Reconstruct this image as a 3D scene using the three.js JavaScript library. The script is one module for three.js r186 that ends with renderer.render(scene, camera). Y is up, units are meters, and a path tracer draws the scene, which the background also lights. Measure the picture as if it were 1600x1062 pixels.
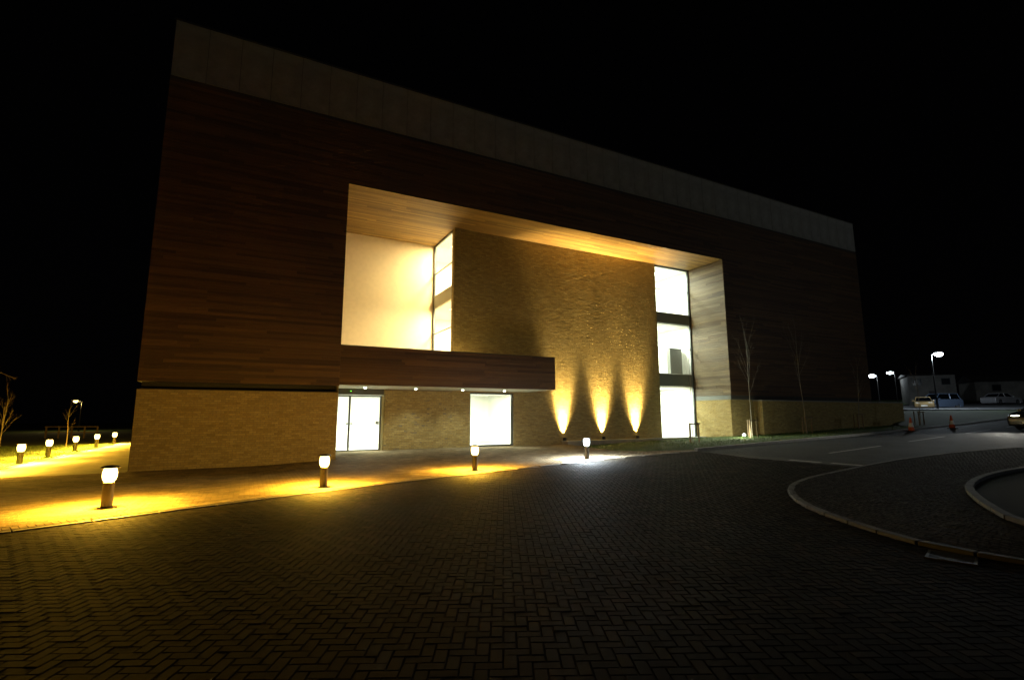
import * as THREE from 'three';
import { mergeGeometries } from 'three/addons/utils/BufferGeometryUtils.js';
import { RoundedBoxGeometry } from 'three/addons/geometries/RoundedBoxGeometry.js';
import { RectAreaLightUniformsLib } from 'three/addons/lights/RectAreaLightUniformsLib.js';

// ---------------------------------------------------------------- camera, sky, added fill light, exposure
const scene = new THREE.Scene();
const camera = new THREE.PerspectiveCamera(2 * Math.atan(531 / 784) * 180 / Math.PI, 1600 / 1062, 0.05, 600);
camera.position.set(3.122, 1.7, 19.612);
camera.rotation.order = 'YXZ';
camera.rotation.set(0.1495, -0.4839, -0.0027);
camera.updateMatrixWorld(true);
const renderer = new THREE.WebGLRenderer({ antialias: true });
renderer.toneMapping = THREE.LinearToneMapping;
renderer.toneMappingExposure = 1;
renderer.shadowMap.enabled = true;
RectAreaLightUniformsLib.init();
{ // night sky: almost black, a little paler low down
  const w = 16, h = 32, d = new Float32Array(w * h * 4);
  for (let j = 0; j < h; j++) for (let i = 0; i < w; i++) {
    const e = Math.abs(j / (h - 1) - 0.5) * 2, k = 0.00022 + 0.00035 * Math.pow(1 - e, 3), o = (j * w + i) * 4;
    d[o] = k; d[o + 1] = k * 0.95; d[o + 2] = k * 1.15; d[o + 3] = 1;
  }
  const t = new THREE.DataTexture(d, w, h, THREE.RGBAFormat, THREE.FloatType);
  t.mapping = THREE.EquirectangularReflectionMapping; t.magFilter = THREE.LinearFilter; t.minFilter = THREE.LinearFilter; t.needsUpdate = true;
  scene.background = t; scene.environment = t;
}
const dimFill = new THREE.DirectionalLight(new THREE.Color(1, 0.93, 0.8), 0.017);  // dim fill added for the glow of unseen street lights behind the camera
dimFill.position.set(40, 42, 75); dimFill.target.position.set(20, 5, 0);
dimFill.castShadow = true; dimFill.shadow.radius = 10;
Object.assign(dimFill.shadow.camera, { left: -60, right: 60, top: 60, bottom: -60, near: 1, far: 250 });
scene.add(dimFill, dimFill.target);

const WARM = new THREE.Color(1, 0.53, 0.04), WARMGLASS = new THREE.Color(1, 0.7, 0.22), COLD = new THREE.Color(0.8, 0.92, 1), UPLIGHT = new THREE.Color(1, 0.72, 0.27),
  ROOM = new THREE.Color(0.9, 1, 0.8), ROOMWARM = new THREE.Color(1, 0.82, 0.42);
const I_BOLLARD = 25, I_BOLLARD_COLD = 26, I_PATH = 60, I_STREET = 150, I_UP = 225, L_ROOM = 130, L_HALL = 320, L_TALL = 175, I_DOWN = 12, I_DECK = 20;

// ---------------------------------------------------------------- helpers
let seed = 20240611;
const rnd = () => { seed |= 0; seed = seed + 0x6D2B79F5 | 0; let t = Math.imul(seed ^ seed >>> 15, 1 | seed); t = t + Math.imul(t ^ t >>> 7, 61 | t) ^ t; return ((t ^ t >>> 14) >>> 0) / 4294967296; };
const rr = (a, b) => a + (b - a) * rnd();
const clamp = (v, a = 0, b = 1) => Math.min(b, Math.max(a, v));
const sst = (a, b, v) => { const t = clamp((v - a) / (b - a)); return t * t * (3 - 2 * t); };
const taken = new Map();
const numbered = n => { const k = taken.get(n) || 0; taken.set(n, k + 1); return k ? `${n}_${String(k).padStart(3, '0')}` : n; };
function mesh(name, geo, mat, parent) {
  const m = new THREE.Mesh(geo, mat); m.castShadow = m.receiveShadow = true;
  m.name = parent && parent !== scene ? name : numbered(name);
  (parent || scene).add(m); return m;
}
function tag(o, label, category, group) { o.userData.label = label; o.userData.category = category; if (group) o.userData.group = group; return o; }
function struct(o, label) { o.userData.kind = 'structure'; if (label) o.userData.label = label; return o; }
function stuff(o) { o.userData.kind = 'stuff'; return o; }
function thing(name, x, y, z, turn, label, category, group) {
  const g = new THREE.Group(); g.name = numbered(name); g.position.set(x, y, z); g.rotation.y = turn; scene.add(g);
  return tag(g, label, category, group);
}
const box = (x0, x1, y0, y1, z0, z1) => { const g = new THREE.BoxGeometry(Math.abs(x1 - x0), Math.abs(y1 - y0), Math.abs(z1 - z0)); g.translate((x0 + x1) / 2, (y0 + y1) / 2, (z0 + z1) / 2); return metreUV(g); };
function metreUV(g) { // box-projected uv in metres
  const p = g.attributes.position, n = g.attributes.normal, uv = new Float32Array(p.count * 2);
  for (let i = 0; i < p.count; i++) {
    const ax = Math.abs(n.getX(i)), ay = Math.abs(n.getY(i)), az = Math.abs(n.getZ(i));
    if (ay >= ax && ay >= az) { uv[2 * i] = p.getX(i); uv[2 * i + 1] = p.getZ(i); }
    else if (az >= ax) { uv[2 * i] = p.getX(i); uv[2 * i + 1] = p.getY(i); }
    else { uv[2 * i] = p.getZ(i); uv[2 * i + 1] = p.getY(i); }
  }
  g.setAttribute('uv', new THREE.BufferAttribute(uv, 2)); return g;
}
const merge = a => mergeGeometries(a.map(g => g.index ? g.toNonIndexed() : g));
const cyl = (r0, r1, h, y = 0, n = 24) => { const g = new THREE.CylinderGeometry(r1, r0, h, n); g.translate(0, y + h / 2, 0); return g; };
class Quads { // flat quads with colour and uv in metres
  constructor() { this.p = []; this.n = []; this.c = []; this.u = []; }
  quad(a, b, c, d, col, uv) {
    const e1 = [b[0] - a[0], b[1] - a[1], b[2] - a[2]], e2 = [d[0] - a[0], d[1] - a[1], d[2] - a[2]];
    const n = [e1[1] * e2[2] - e1[2] * e2[1], e1[2] * e2[0] - e1[0] * e2[2], e1[0] * e2[1] - e1[1] * e2[0]], l = Math.hypot(...n) || 1;
    const q = [a, b, c, a, c, d], w = uv || [[0, 0], [.1, 0], [.1, .1], [0, .1]], t = [w[0], w[1], w[2], w[0], w[2], w[3]];
    for (let i = 0; i < 6; i++) { this.p.push(...q[i]); this.n.push(n[0] / l, n[1] / l, n[2] / l); this.c.push(...col); this.u.push(...t[i]); }
  }
  geo() {
    const g = new THREE.BufferGeometry();
    g.setAttribute('position', new THREE.Float32BufferAttribute(this.p, 3)); g.setAttribute('normal', new THREE.Float32BufferAttribute(this.n, 3));
    g.setAttribute('color', new THREE.Float32BufferAttribute(this.c, 3)); g.setAttribute('uv', new THREE.Float32BufferAttribute(this.u, 2));
    return g;
  }
}
// ---------------------------------------------------------------- procedural textures
function vnoise(nx, ny, per) { // tiling value noise table
  const t = new Float32Array(nx * ny).map(() => rnd());
  return (x, y) => {
    x = ((x % 1) + 1) % 1 * nx; y = ((y % 1) + 1) % 1 * ny;
    const i = Math.floor(x), j = Math.floor(y), fx = x - i, fy = y - j, sx = fx * fx * (3 - 2 * fx), sy = fy * fy * (3 - 2 * fy);
    const at = (a, b) => t[(b % ny) * nx + (a % nx)];
    return (at(i, j) * (1 - sx) + at(i + 1, j) * sx) * (1 - sy) + (at(i, j + 1) * (1 - sx) + at(i + 1, j + 1) * sx) * sy;
  };
}
function tex(size, metres, f, srgb = false, h = size) {
  const d = new Uint8Array(size * h * 4);
  for (let j = 0; j < h; j++) for (let i = 0; i < size; i++) {
    const v = f(i / size, j / h), o = (j * size + i) * 4;
    for (let k = 0; k < 3; k++) d[o + k] = clamp(Array.isArray(v) ? v[k] : v) * 255;
    d[o + 3] = 255;
  }
  const t = new THREE.DataTexture(d, size, h); t.wrapS = t.wrapT = THREE.RepeatWrapping; t.magFilter = THREE.LinearFilter; t.minFilter = THREE.LinearMipmapLinearFilter; t.generateMipmaps = true;
  if (srgb) t.colorSpace = THREE.SRGBColorSpace;
  const [mx, my] = Array.isArray(metres) ? metres : [metres, metres];
  t.repeat.set(1 / mx, 1 / my); t.needsUpdate = true; return t;
}
const n8 = vnoise(8, 8), n32 = vnoise(32, 32), n128 = vnoise(128, 128), n256 = vnoise(256, 256), gA = vnoise(6, 96), gB = vnoise(14, 256), gC = vnoise(3, 24);
const woodMap = tex(512, [2.6, 0.9], (x, y) => { const w = y + 0.012 * n8(x, y); return 0.56 + 0.2 * gC(x, w) + 0.17 * gA(x, w) + 0.14 * (gB(x, w) - 0.5) ; }, false);
const woodBump = tex(512, [2.6, 0.9], (x, y) => 0.5 * gA(x, y) + 0.5 * gB(x, y));
const grit = tex(512, 1.6, (x, y) => 0.62 + 0.2 * n32(x, y) + 0.14 * n128(x, y) + 0.18 * (n256(x, y) - 0.5));
const gritBump = tex(512, 0.5, (x, y) => 0.4 * n128(x, y) + 0.6 * n256(x, y));
const patch = tex(512, 9, (x, y) => 0.55 + 0.3 * n8(x, y) + 0.22 * n32(x, y) + 0.12 * (n128(x, y) - 0.5));
// ---------------------------------------------------------------- materials
const std = (r, g, b, rough = 0.8, o = {}) => new THREE.MeshStandardMaterial({ color: new THREE.Color().setRGB(r, g, b), roughness: rough, ...o });
const M = {
  wood: new THREE.MeshStandardMaterial({ color: 0xffffff, vertexColors: true, map: woodMap, bumpMap: woodBump, bumpScale: 0.003, roughness: 0.62 }),
  brick: new THREE.MeshStandardMaterial({ color: 0xffffff, vertexColors: true, map: grit, bumpMap: gritBump, bumpScale: 0.002, roughness: 0.92 }),
  mortar: std(0.24, 0.2, 0.13, 0.95, { map: grit }),
  core: std(0.05, 0.045, 0.04, 0.9),
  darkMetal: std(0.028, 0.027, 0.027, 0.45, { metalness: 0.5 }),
  frame: std(0.07, 0.078, 0.078, 0.4, { metalness: 0.4 }),
  spandrel: std(0.12, 0.135, 0.125, 0.6),
  fascia: std(0.3, 0.29, 0.255, 0.6, { map: patch }),
  cream: std(0.72, 0.6, 0.42, 0.85, { map: tex(256, 4, (x, y) => 0.93 + 0.07 * n32(x, y)) }),
  soffitPale: std(0.55, 0.56, 0.5, 0.8),
  inside: std(0.8, 0.8, 0.76, 0.9), insideGrey: std(0.14, 0.145, 0.13, 0.8), floorIn: std(0.42, 0.4, 0.36, 0.5),
  glass: new THREE.MeshPhysicalMaterial({ color: 0xffffff, transmission: 1, roughness: 0, thickness: 0, ior: 1.5 }),
  paver: new THREE.MeshPhysicalMaterial({ color: 0xffffff, vertexColors: true, map: grit, bumpMap: gritBump, bumpScale: 0.004, roughness: 0.8, specularIntensity: 0.06 }),
  bed: std(0.018, 0.016, 0.013, 0.95, { map: grit }),
  concrete: std(0.3, 0.28, 0.23, 0.8, { map: patch, bumpMap: gritBump, bumpScale: 0.002 }),
  kerb: std(0.3, 0.3, 0.28, 0.75, { map: grit, bumpMap: gritBump, bumpScale: 0.002 }),
  asphalt: new THREE.MeshPhysicalMaterial({ color: new THREE.Color().setRGB(0.04, 0.041, 0.044), roughness: 0.75, specularIntensity: 0.2, map: patch, bumpMap: gritBump, bumpScale: 0.006 }),
  paint: std(0.26, 0.26, 0.25, 0.7, { map: grit }),
  soil: std(0.03, 0.032, 0.016, 0.95, { map: patch }),
  lawn: std(0.05, 0.085, 0.018, 0.95, { map: patch }),
  bark: std(0.16, 0.125, 0.085, 0.9, { map: grit }),
  barkPale: std(0.34, 0.31, 0.25, 0.85, { map: grit }),
  stake: std(0.27, 0.2, 0.12, 0.85, { map: woodMap }),
  rubber: std(0.02, 0.02, 0.02, 0.7),
};
const glow = (c, k) => new THREE.MeshStandardMaterial({ color: 0x111111, emissive: c, emissiveIntensity: k, roughness: 0.6 });

// ---------------------------------------------------------------- terrain height
const softp = (t, w) => t < -w ? 0 : t > w ? t : (t + w) * (t + w) / (4 * w);
const G = (x, z) => 0.03 * softp(x - 10, 2.5) * 1 - 0.018 * softp(x - 70, 10)
  + 0.21 * sst(2.2, -1.6, z) * sst(3, 7, x) * (1 - sst(10, 17, x)) * sst(-9, -5, z);
function sheet(x0, x1, z0, z1, nx, nz, f, dy = 0) { // grid surface following a height function
  const p = [], u = [], id = [];
  for (let j = 0; j <= nz; j++) for (let i = 0; i <= nx; i++) {
    const x = x0 + (x1 - x0) * i / nx, z = z0 + (z1 - z0) * j / nz; p.push(x, f(x, z) + dy, z); u.push(x, z);
  }
  for (let j = 0; j < nz; j++) for (let i = 0; i < nx; i++) { const a = j * (nx + 1) + i, b = a + 1, c = a + nx + 1, d = c + 1; id.push(a, c, b, b, c, d); }
  const g = new THREE.BufferGeometry(); g.setAttribute('position', new THREE.Float32BufferAttribute(p, 3)); g.setAttribute('uv', new THREE.Float32BufferAttribute(u, 2)); g.setIndex(id); g.computeVertexNormals(); return g;
}
function sheetIn(P, x0, x1, z0, z1, st, dy) { // grid cells that lie wholly inside a plan outline
  const p = [], n = [], u = [];
  for (let x = x0; x < x1; x += st) for (let z = z0; z < z1; z += st) {
    const q = [[x, z], [x + st, z], [x + st, z + st], [x, z + st]]; if (!q.every(c => inPoly(P, c[0], c[1]))) continue;
    for (const k of [0, 3, 1, 1, 3, 2]) { p.push(q[k][0], G(q[k][0], q[k][1]) + dy, q[k][1]); u.push(q[k][0], q[k][1]); n.push(0, 1, 0); }
  }
  const g = new THREE.BufferGeometry(); g.setAttribute('position', new THREE.Float32BufferAttribute(p, 3)); g.setAttribute('normal', new THREE.Float32BufferAttribute(n, 3)); g.setAttribute('uv', new THREE.Float32BufferAttribute(u, 2)); return g;
}
function loftSheet(A, B, n, m, f) { // surface between two polylines A and B (same length), heights from f(point, s, t)
  const p = [], u = [], id = [], at = (L, s) => { const k = s * (L.length - 1), i = Math.min(L.length - 2, Math.floor(k)), t = k - i; return L[i].map((v, q) => v + (L[i + 1][q] - v) * t); };
  for (let j = 0; j <= m; j++) for (let i = 0; i <= n; i++) {
    const a = at(A, i / n), b = at(B, i / n), t = j / m, x = a[0] + (b[0] - a[0]) * t, z = a[1] + (b[1] - a[1]) * t;
    p.push(x, f(x, z, i / n, t), z); u.push(x, z);
  }
  for (let j = 0; j < m; j++) for (let i = 0; i < n; i++) { const a = j * (n + 1) + i, b = a + 1, c = a + n + 1, d = c + 1; id.push(a, b, c, b, d, c); }
  const g = new THREE.BufferGeometry(); g.setAttribute('position', new THREE.Float32BufferAttribute(p, 3)); g.setAttribute('uv', new THREE.Float32BufferAttribute(u, 2)); g.setIndex(id); g.computeVertexNormals(); return g;
}
const inPoly = (P, x, z) => { let s = false; for (let i = 0, j = P.length - 1; i < P.length; j = i++) { const [a, b] = P[i], [c, d] = P[j]; if ((b > z) !== (d > z) && x < (c - a) * (z - b) / (d - b) + a) s = !s; } return s; };
const curve = (pts, n) => new THREE.CatmullRomCurve3(pts.map(([x, z]) => new THREE.Vector3(x, 0, z)), false, 'centripetal').getSpacedPoints(n).map(v => [v.x, v.z]);
const camInv = camera.matrixWorldInverse.clone(); camInv.copy(camera.matrixWorld).invert();
const v3 = new THREE.Vector3();
const seen = (x, y, z, side = 1.35) => { v3.set(x, y, z).applyMatrix4(camInv); return v3.z < -1.2 && Math.abs(v3.x / v3.z) < side; };
const depthOf = (x, y, z) => -v3.set(x, y, z).applyMatrix4(camInv).z;

// edges of the road and the roundabout, in plan [x, z]
const kerbLine = curve([[-8, 11.6], [-3.5, 10.3], [0.03, 9.22], [1.77, 8.45], [5.0, 7.1], [8.6, 5.85], [13.3, 5.0], [16.5, 4.92], [19.2, 4.92]], 60);
const apron = curve([[12.2, 20.6], [11.3, 18.6], [11.0, 17], [10.95, 16.15], [11.33, 15.17], [12.24, 13.72], [13.61, 12.54], [14.94, 12.0], [17.5, 11.62], [20.6, 11.35], [24.2, 11.5], [28, 12.3], [33, 14.6]], 90);
const island = curve([[14, 20], [13.1, 18.2], [12.75, 17.2], [13.11, 16.37], [13.8, 15.86], [14.81, 15.27], [16.24, 14.62], [18.2, 14.24], [20.2, 14.25], [25, 15], [31, 17]], 90);
const roadEdge = curve([[19.2, 4.85], [24, 4.75], [30, 4.72], [34, 4.65], [38, 4.35], [44, 4.1], [52, 3.3], [60, 3.4], [75, 5.5]], 80);

// ---------------------------------------------------------------- setting: ground, roads, paving
struct(mesh('ground', sheet(-140, 220, -180, 60, 120, 80, (x, z) => G(x, z) - 0.12), M.soil), 'dark bare ground beyond the lawns');
struct(mesh('road', loftSheet(roadEdge, curve([[19.2, 30], [26, 30], [40, 30], [60, 30], [80, 30]], 80), 90, 40, (x, z) => G(x, z) - 0.004), M.asphalt), 'grey asphalt road past the building');

// pavers: chamfered tops over a recessed bed
function paverQuads(Q, x, z, lx, lz, ang, col, y, tx, tz, ch = 0.006) {
  const c = Math.cos(ang), s = Math.sin(ang), P = (a, b, h) => [x + a * c - b * s, y + h + a * tx + b * tz, z + a * s + b * c];
  const hx = lx / 2, hz = lz / 2, ix = hx - ch, iz = hz - ch, d = -0.007;
  const T = [[-ix, iz], [ix, iz], [ix, -iz], [-ix, -iz]], O = [[-hx, hz], [hx, hz], [hx, -hz], [-hx, -hz]];
  const tp = T.map(q => P(q[0], q[1], 0)), ot = O.map(q => P(q[0], q[1], d)), u0 = rnd() * 3, v0 = rnd() * 3;
  Q.quad(tp[0], tp[1], tp[2], tp[3], col, [[u0, v0], [u0 + lx, v0], [u0 + lx, v0 + lz], [u0, v0 + lz]]);
  for (let k = 0; k < 4; k++) Q.quad(ot[k], ot[(k + 1) % 4], tp[(k + 1) % 4], tp[k], col, [[u0, v0], [u0 + .1, v0], [u0 + .1, v0 + .02], [u0, v0 + .02]]);
}
const stain = (x, z) => .62 + .38 * n8(x / 7, z / 7) + .42 * n32(x / 11, z / 11); // soiled and cleaner patches of block
const tones = (list, jit = 0.14) => { const t = list[Math.floor(rnd() * list.length)], k = 1 + rr(-jit, jit); return t.map(v => v * k); };
const ROADT = [[.023, .0185, .0135], [.018, .015, .011], [.028, .0225, .016], [.02, .017, .014]], FORET = [[.235, .178, .105], [.2, .153, .091], [.26, .196, .117], [.217, .17, .104]], APRONT = [[.05, .05, .05], [.06, .06, .06], [.042, .042, .043]];
{ // herringbone block road between the kerb, the roundabout and the asphalt
  const road = new THREE.Group(); road.name = 'block_paving'; scene.add(road); struct(road, 'herringbone block paving of the turning area');
  const poly = [...kerbLine, [19.2, 4.9], [18.45, 8], [18.45, 11.45], ...apron.filter(p => p[0] < 18.3).reverse(), [11, 21.5], [-8, 21.5]];
  mesh('bedding', sheet(-9, 20.5, 3.5, 22, 60, 40, G, -0.012), M.bed, road);
  const w = 0.1, R = Math.PI / 4 - 0.32, c = Math.cos(R), s = Math.sin(R), list = [];
  const N = 190;
  for (let a = -N; a < N; a++) for (let b = -N; b < N; b++) {
    const k = (((a - b) % 4) + 4) % 4; if (k !== 0 && k !== 2) continue;
    const u = k === 0 ? (a + 1) * w : (a + 0.5) * w, v = k === 0 ? (b + 0.5) * w : b * w;
    const x = 6 + u * c - v * s, z = 13 + u * s + v * c;
    if (!inPoly(poly, x, z) || !seen(x, 0, z)) continue;
    list.push([x, z, k === 0 ? 0 : Math.PI / 2, depthOf(x, 0, z), Math.abs(v3.x / v3.z) < 1.02 && v3.y / -v3.z > -0.68]);
  }
  list.sort((p, q) => (q[4] - p[4]) || (p[3] - q[3]));
  const variants = []; for (let i = 0; i < 10; i++) { const Q = new Quads(); paverQuads(Q, 0, 0, 0.196, 0.096, 0, tones(ROADT, .3), 0, rr(-.008, .008), rr(-.014, .014)); variants.push(Q.geo()); }
  const Q = new Quads();
  list.forEach(([x, z, t], i) => {
    if (i < 300) { const m = mesh('paver', variants[Math.floor(rnd() * 10)], M.paver, road); m.position.set(x, G(x, z) + rr(-.0015, .0015), z); m.rotation.y = -(R + t); }
    else paverQuads(Q, x, z, 0.196, 0.096, R + t, tones(ROADT, .3).map(v => v * stain(x, z)), G(x, z) + rr(-.002, .002), rr(-.01, .01), rr(-.018, .018));
  });
  stuff(mesh('paver_field', Q.geo(), M.paver, road));
  console.log('pavers', list.length);
}
{ // forecourt: courses of rectangular blocks up to the entrance, edged by a soldier course
  const fore = new THREE.Group(); fore.name = 'forecourt_paving'; scene.add(fore); struct(fore, 'block paved forecourt before the entrance');
  const poly = [[-8, 0.25], [-0.02, 0.25], [-0.02, 0.02], [6.12, 0.02], [6.12, -2.7], [17.6, -2.5], [17.6, -1.9], [17.3, 0], [17.0, 2.4], [17.6, 3.76], [18.67, 4.1], [19.2, 4.9], ...[...kerbLine].reverse()];
  mesh('bedding', sheetIn(poly, -9, 19.3, -2.8, 12, 0.22, 0.008), M.bed, fore);
  const Q = new Quads(), nearKerb = (x, z) => { let d = 9; for (const p of kerbLine) d = Math.min(d, Math.hypot(p[0] - x, p[1] - z)); return d; };
  for (let j = 0; j < 150; j++) for (let i = 0; i < 140; i++) {
    const x = -8.4 + i * 0.2 + (j % 2) * 0.1, z = -2.75 + j * 0.1;
    if (!inPoly(poly, x, z) || !seen(x, 0, z)) continue;
    if (z > 4 && nearKerb(x, z) < 0.36) continue;
    paverQuads(Q, x, z, 0.195, 0.095, 0, tones(FORET, .16).map(v => v * stain(x, z)), G(x, z) + 0.022 + rr(-.001, .001), rr(-.006, .006), rr(-.01, .01), 0.006);
  }
  const fine = curve(kerbLine, 290);
  for (let k = 0; k < fine.length - 1; k++) {
    const [ax, az] = fine[k], [bx, bz] = fine[k + 1], an = Math.atan2(bz - az, bx - ax), nx = Math.sin(an), nz = -Math.cos(an), L = Math.hypot(bx - ax, bz - az);
    const x = (ax + bx) / 2, z = (az + bz) / 2;
    paverQuads(Q, x + nx * 0.22, z + nz * 0.22, L - 0.007, 0.26, an, tones([[.3, .235, .15], [.25, .195, .12]], .12), G(x, z) + 0.026, rr(-.006, .006), rr(-.006, .006), 0.006);
  }
  stuff(mesh('paver_field', Q.geo(), M.paver, fore));
  // flush kerb stones with a dark joint either side
  for (let k = 0; k < 30; k++) {
    const p = curve(kerbLine, 30), [ax, az] = p[k], [bx, bz] = p[k + 1], an = Math.atan2(bz - az, bx - ax), L = Math.hypot(bx - ax, bz - az), x = (ax + bx) / 2, z = (az + bz) / 2;
    if (!seen(x, 0, z)) continue;
    const m = mesh('kerb_stone', metreUV(new RoundedBoxGeometry(L - 0.012, 0.12, 0.13, 2, 0.012)), M.kerb2 || (M.kerb2 = std(.13, .11, .085, .7, { map: grit, bumpMap: gritBump, bumpScale: .002 })), fore);
    m.position.set(x, G(x, z) - 0.04 + rr(-.002, .002), z); m.rotation.y = -an;
  }
}
{ // pale path along the side of the building with its grass verge
  const pth = mesh('footpath', sheet(-3.75, -0.02, -60, 0.24, 8, 60, G, 0.022), M.concrete); struct(pth, 'pale concrete path beside the building');
  for (let k = 0; k < 36; k++) { const m = mesh('edging', metreUV(new RoundedBoxGeometry(0.06, 0.1, 0.905, 1, 0.01)), M.kerb, pth); m.position.set(-3.78, 0.0, -0.4 - k * 0.915); m.castShadow = true; }
  struct(mesh('grass_verge', sheet(-40, -3.82, -70, 0.24, 20, 30, G, 0.0), M.lawn), 'mown grass verge beside the path');
}
function kerbRun(parent, line, from, to, len, h, wd, mat, lift = 0) { // separate kerb stones laid along a line
  const c = new THREE.CatmullRomCurve3(line.map(([x, z]) => new THREE.Vector3(x, 0, z))), tot = c.getLength(), n = Math.floor(tot / len);
  for (let k = 0; k < n; k++) {
    const a = c.getPointAt(k / n), b = c.getPointAt((k + 1) / n); if (a.x < from || a.x > to) continue;
    const x = (a.x + b.x) / 2, z = (a.z + b.z) / 2; if (!seen(x, 0, z)) continue;
    const ya = G(a.x, a.z), yb = G(b.x, b.z), L = a.distanceTo(b);
    const m = mesh('kerb_stone', metreUV(new RoundedBoxGeometry(L - 0.01, 0.25, wd, 2, 0.015)), mat, parent);
    m.position.set(x, (ya + yb) / 2 - 0.125 + h + lift, z); m.rotation.order = 'YXZ'; m.rotation.y = -Math.atan2(b.z - a.z, b.x - a.x); m.rotation.z = Math.atan2(yb - ya, L);
  }
}
const lawnY = (x, z) => G(x, z) + 0.09 * sst(1, 4.2, z) * sst(17.5, 19.5, x) - 0.1 * sst(1, -1.8, z);
{ // raised lawn strip along the facade, behind its kerb
  const front = curve([[16.9, 2.4], [17.6, 3.7], [18.7, 4.25], [19.6, 4.72], [24, 4.6], [30, 4.55], [34, 4.45], [38, 4.15]], 60), back = curve([[17.62, -1.85], [20, -1.85], [24, -1.85], [27.6, -1.0], [29, 0.02], [33, 0.6], [38, 0.6], [46, 0.6]], 60);
  struct(mesh('lawn', loftSheet(front, back, 60, 12, (x, z, s, t) => lawnY(x, z) - (t < .01 ? .11 : 0)), M.lawn), 'narrow lawn along the front of the building');
  const k = new THREE.Group(); k.name = 'kerb'; scene.add(k); struct(k, 'pale raised kerb along the lawn');
  kerbRun(k, roadEdge, 19.2, 70, 0.915, 0.11, 0.15, M.kerb);
  const gi = new THREE.ConeGeometry(0.006, 0.075, 3); gi.translate(0, 0.035, 0);
  const n = 26000, im = new THREE.InstancedMesh(gi, std(0.06, 0.11, 0.022, 0.8), n), o = new THREE.Object3D(), poly = [...front, ...[...back].reverse()];
  let i = 0; while (i < n) {
    const near = i < 15000; let x, z, y;
    if (near) { x = rr(16.8, 40); z = rr(-1.9, 4.8); if (!inPoly(poly, x, z)) continue; y = lawnY(x, z) - .004; } else { x = -3.86 - Math.pow(rnd(), 1.6) * 6; z = rr(-20, 0.2); y = 0; }
    o.position.set(x, y, z); o.rotation.set(rr(-.5, .5), rr(0, 6.3), rr(-.5, .5)); const s = rr(.6, 1.4); o.scale.set(s, s * rr(.7, 1.2), s); o.updateMatrix(); im.setMatrixAt(i, o.matrix);
    const t = rr(.6, 1.4); im.setColorAt(i, new THREE.Color().setRGB(t * rr(.8, 1.3), t, t * rr(.6, 1))); i++;
  }
  im.name = 'grass'; im.castShadow = im.receiveShadow = true; stuff(im); tag(im, 'short mown grass blades on the verge and lawn', 'grass'); scene.add(im);
}
{ // roundabout: block apron inside a kerb ring, dark planted island
  const rb = new THREE.Group(); rb.name = 'roundabout_apron'; scene.add(rb); struct(rb, 'raised block apron of the roundabout');
  mesh('bedding', loftSheet(apron, island, 90, 6, (x, z) => G(x, z) + 0.022), M.bed, rb);
  M.kerbDark = std(.045, .045, .045, .75, { map: grit, bumpMap: gritBump, bumpScale: .002 });
  kerbRun(rb, apron, 0, 40, 0.6, 0.05, 0.13, M.kerbDark);
  const Q = new Quads();
  for (let j = 0; j < 40; j++) {
    const t0 = (j + 0.5) / 40; let acc = 0, last = null;
    const row = apron.map((p, i) => [p[0] + (island[i][0] - p[0]) * t0, p[1] + (island[i][1] - p[1]) * t0]);
    const c = new THREE.CatmullRomCurve3(row.map(([x, z]) => new THREE.Vector3(x, 0, z))), n = Math.floor(c.getLength() / 0.2);
    for (let k = 0; k < n; k++) {
      const s = (k + (j % 2 ? 0.5 : 0)) / n, a = c.getPointAt(Math.min(1, s)), b = c.getPointAt(Math.min(1, s + 1 / n)), x = (a.x + b.x) / 2, z = (a.z + b.z) / 2;
      const i = Math.min(90, Math.round(s * 90)), W = Math.hypot(apron[i][0] - island[i][0], apron[i][1] - island[i][1]) / 40;
      if (!seen(x, 0, z)) continue;
      paverQuads(Q, x, z, a.distanceTo(b) - 0.008, Math.max(.03, W - 0.008), Math.atan2(b.z - a.z, b.x - a.x), tones(APRONT), G(x, z) + 0.046 + rr(-.003, .003), rr(-.012, .012), rr(-.03, .03));
    }
  }
  stuff(mesh('paver_field', Q.geo(), M.paver, rb));
  const isl = mesh('roundabout_island', loftSheet(island, curve([[22, 24], [24, 24], [27, 24], [31, 24]], 90), 90, 14, (x, z, s, t) => G(x, z) + 0.04 + 0.4 * sst(0.02, 0.5, t)), std(.016, .019, .009, .95, { map: patch, bumpMap: gritBump, bumpScale: .02 }));
  struct(isl, 'dark planted island of the roundabout');
  kerbRun(isl, island, 0, 40, 0.6, 0.11, 0.13, M.kerbDark);
}
{ // painted lines on the asphalt
  const mk = new THREE.Group(); mk.name = 'road_marking'; scene.add(mk); struct(mk, 'worn white road markings');
  const dash = (x0, z0, x1, z1, w) => { const an = Math.atan2(z1 - z0, x1 - x0), L = Math.hypot(x1 - x0, z1 - z0); const Q = []; const n = 4; 
    const A = [[x0 + Math.sin(an) * w / 2, z0 - Math.cos(an) * w / 2], [x1 + Math.sin(an) * w / 2, z1 - Math.cos(an) * w / 2]], B = [[x0 - Math.sin(an) * w / 2, z0 + Math.cos(an) * w / 2], [x1 - Math.sin(an) * w / 2, z1 + Math.cos(an) * w / 2]];
    mesh('painted_line', loftSheet(A, B, n, 1, (x, z) => G(x, z) + 0.002), M.paint, mk); };
  dash(21.6, 8.7, 25.6, 8.4, 0.1); dash(28.4, 8.1, 32.4, 7.8, 0.1); dash(35.2, 7.55, 39.2, 7.15, 0.1); dash(42, 6.9, 46, 6.5, 0.1);
  dash(18.75, 9.1, 18.75, 10.1, 0.2); dash(18.8, 10.4, 18.8, 11.4, 0.2);
}

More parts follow.
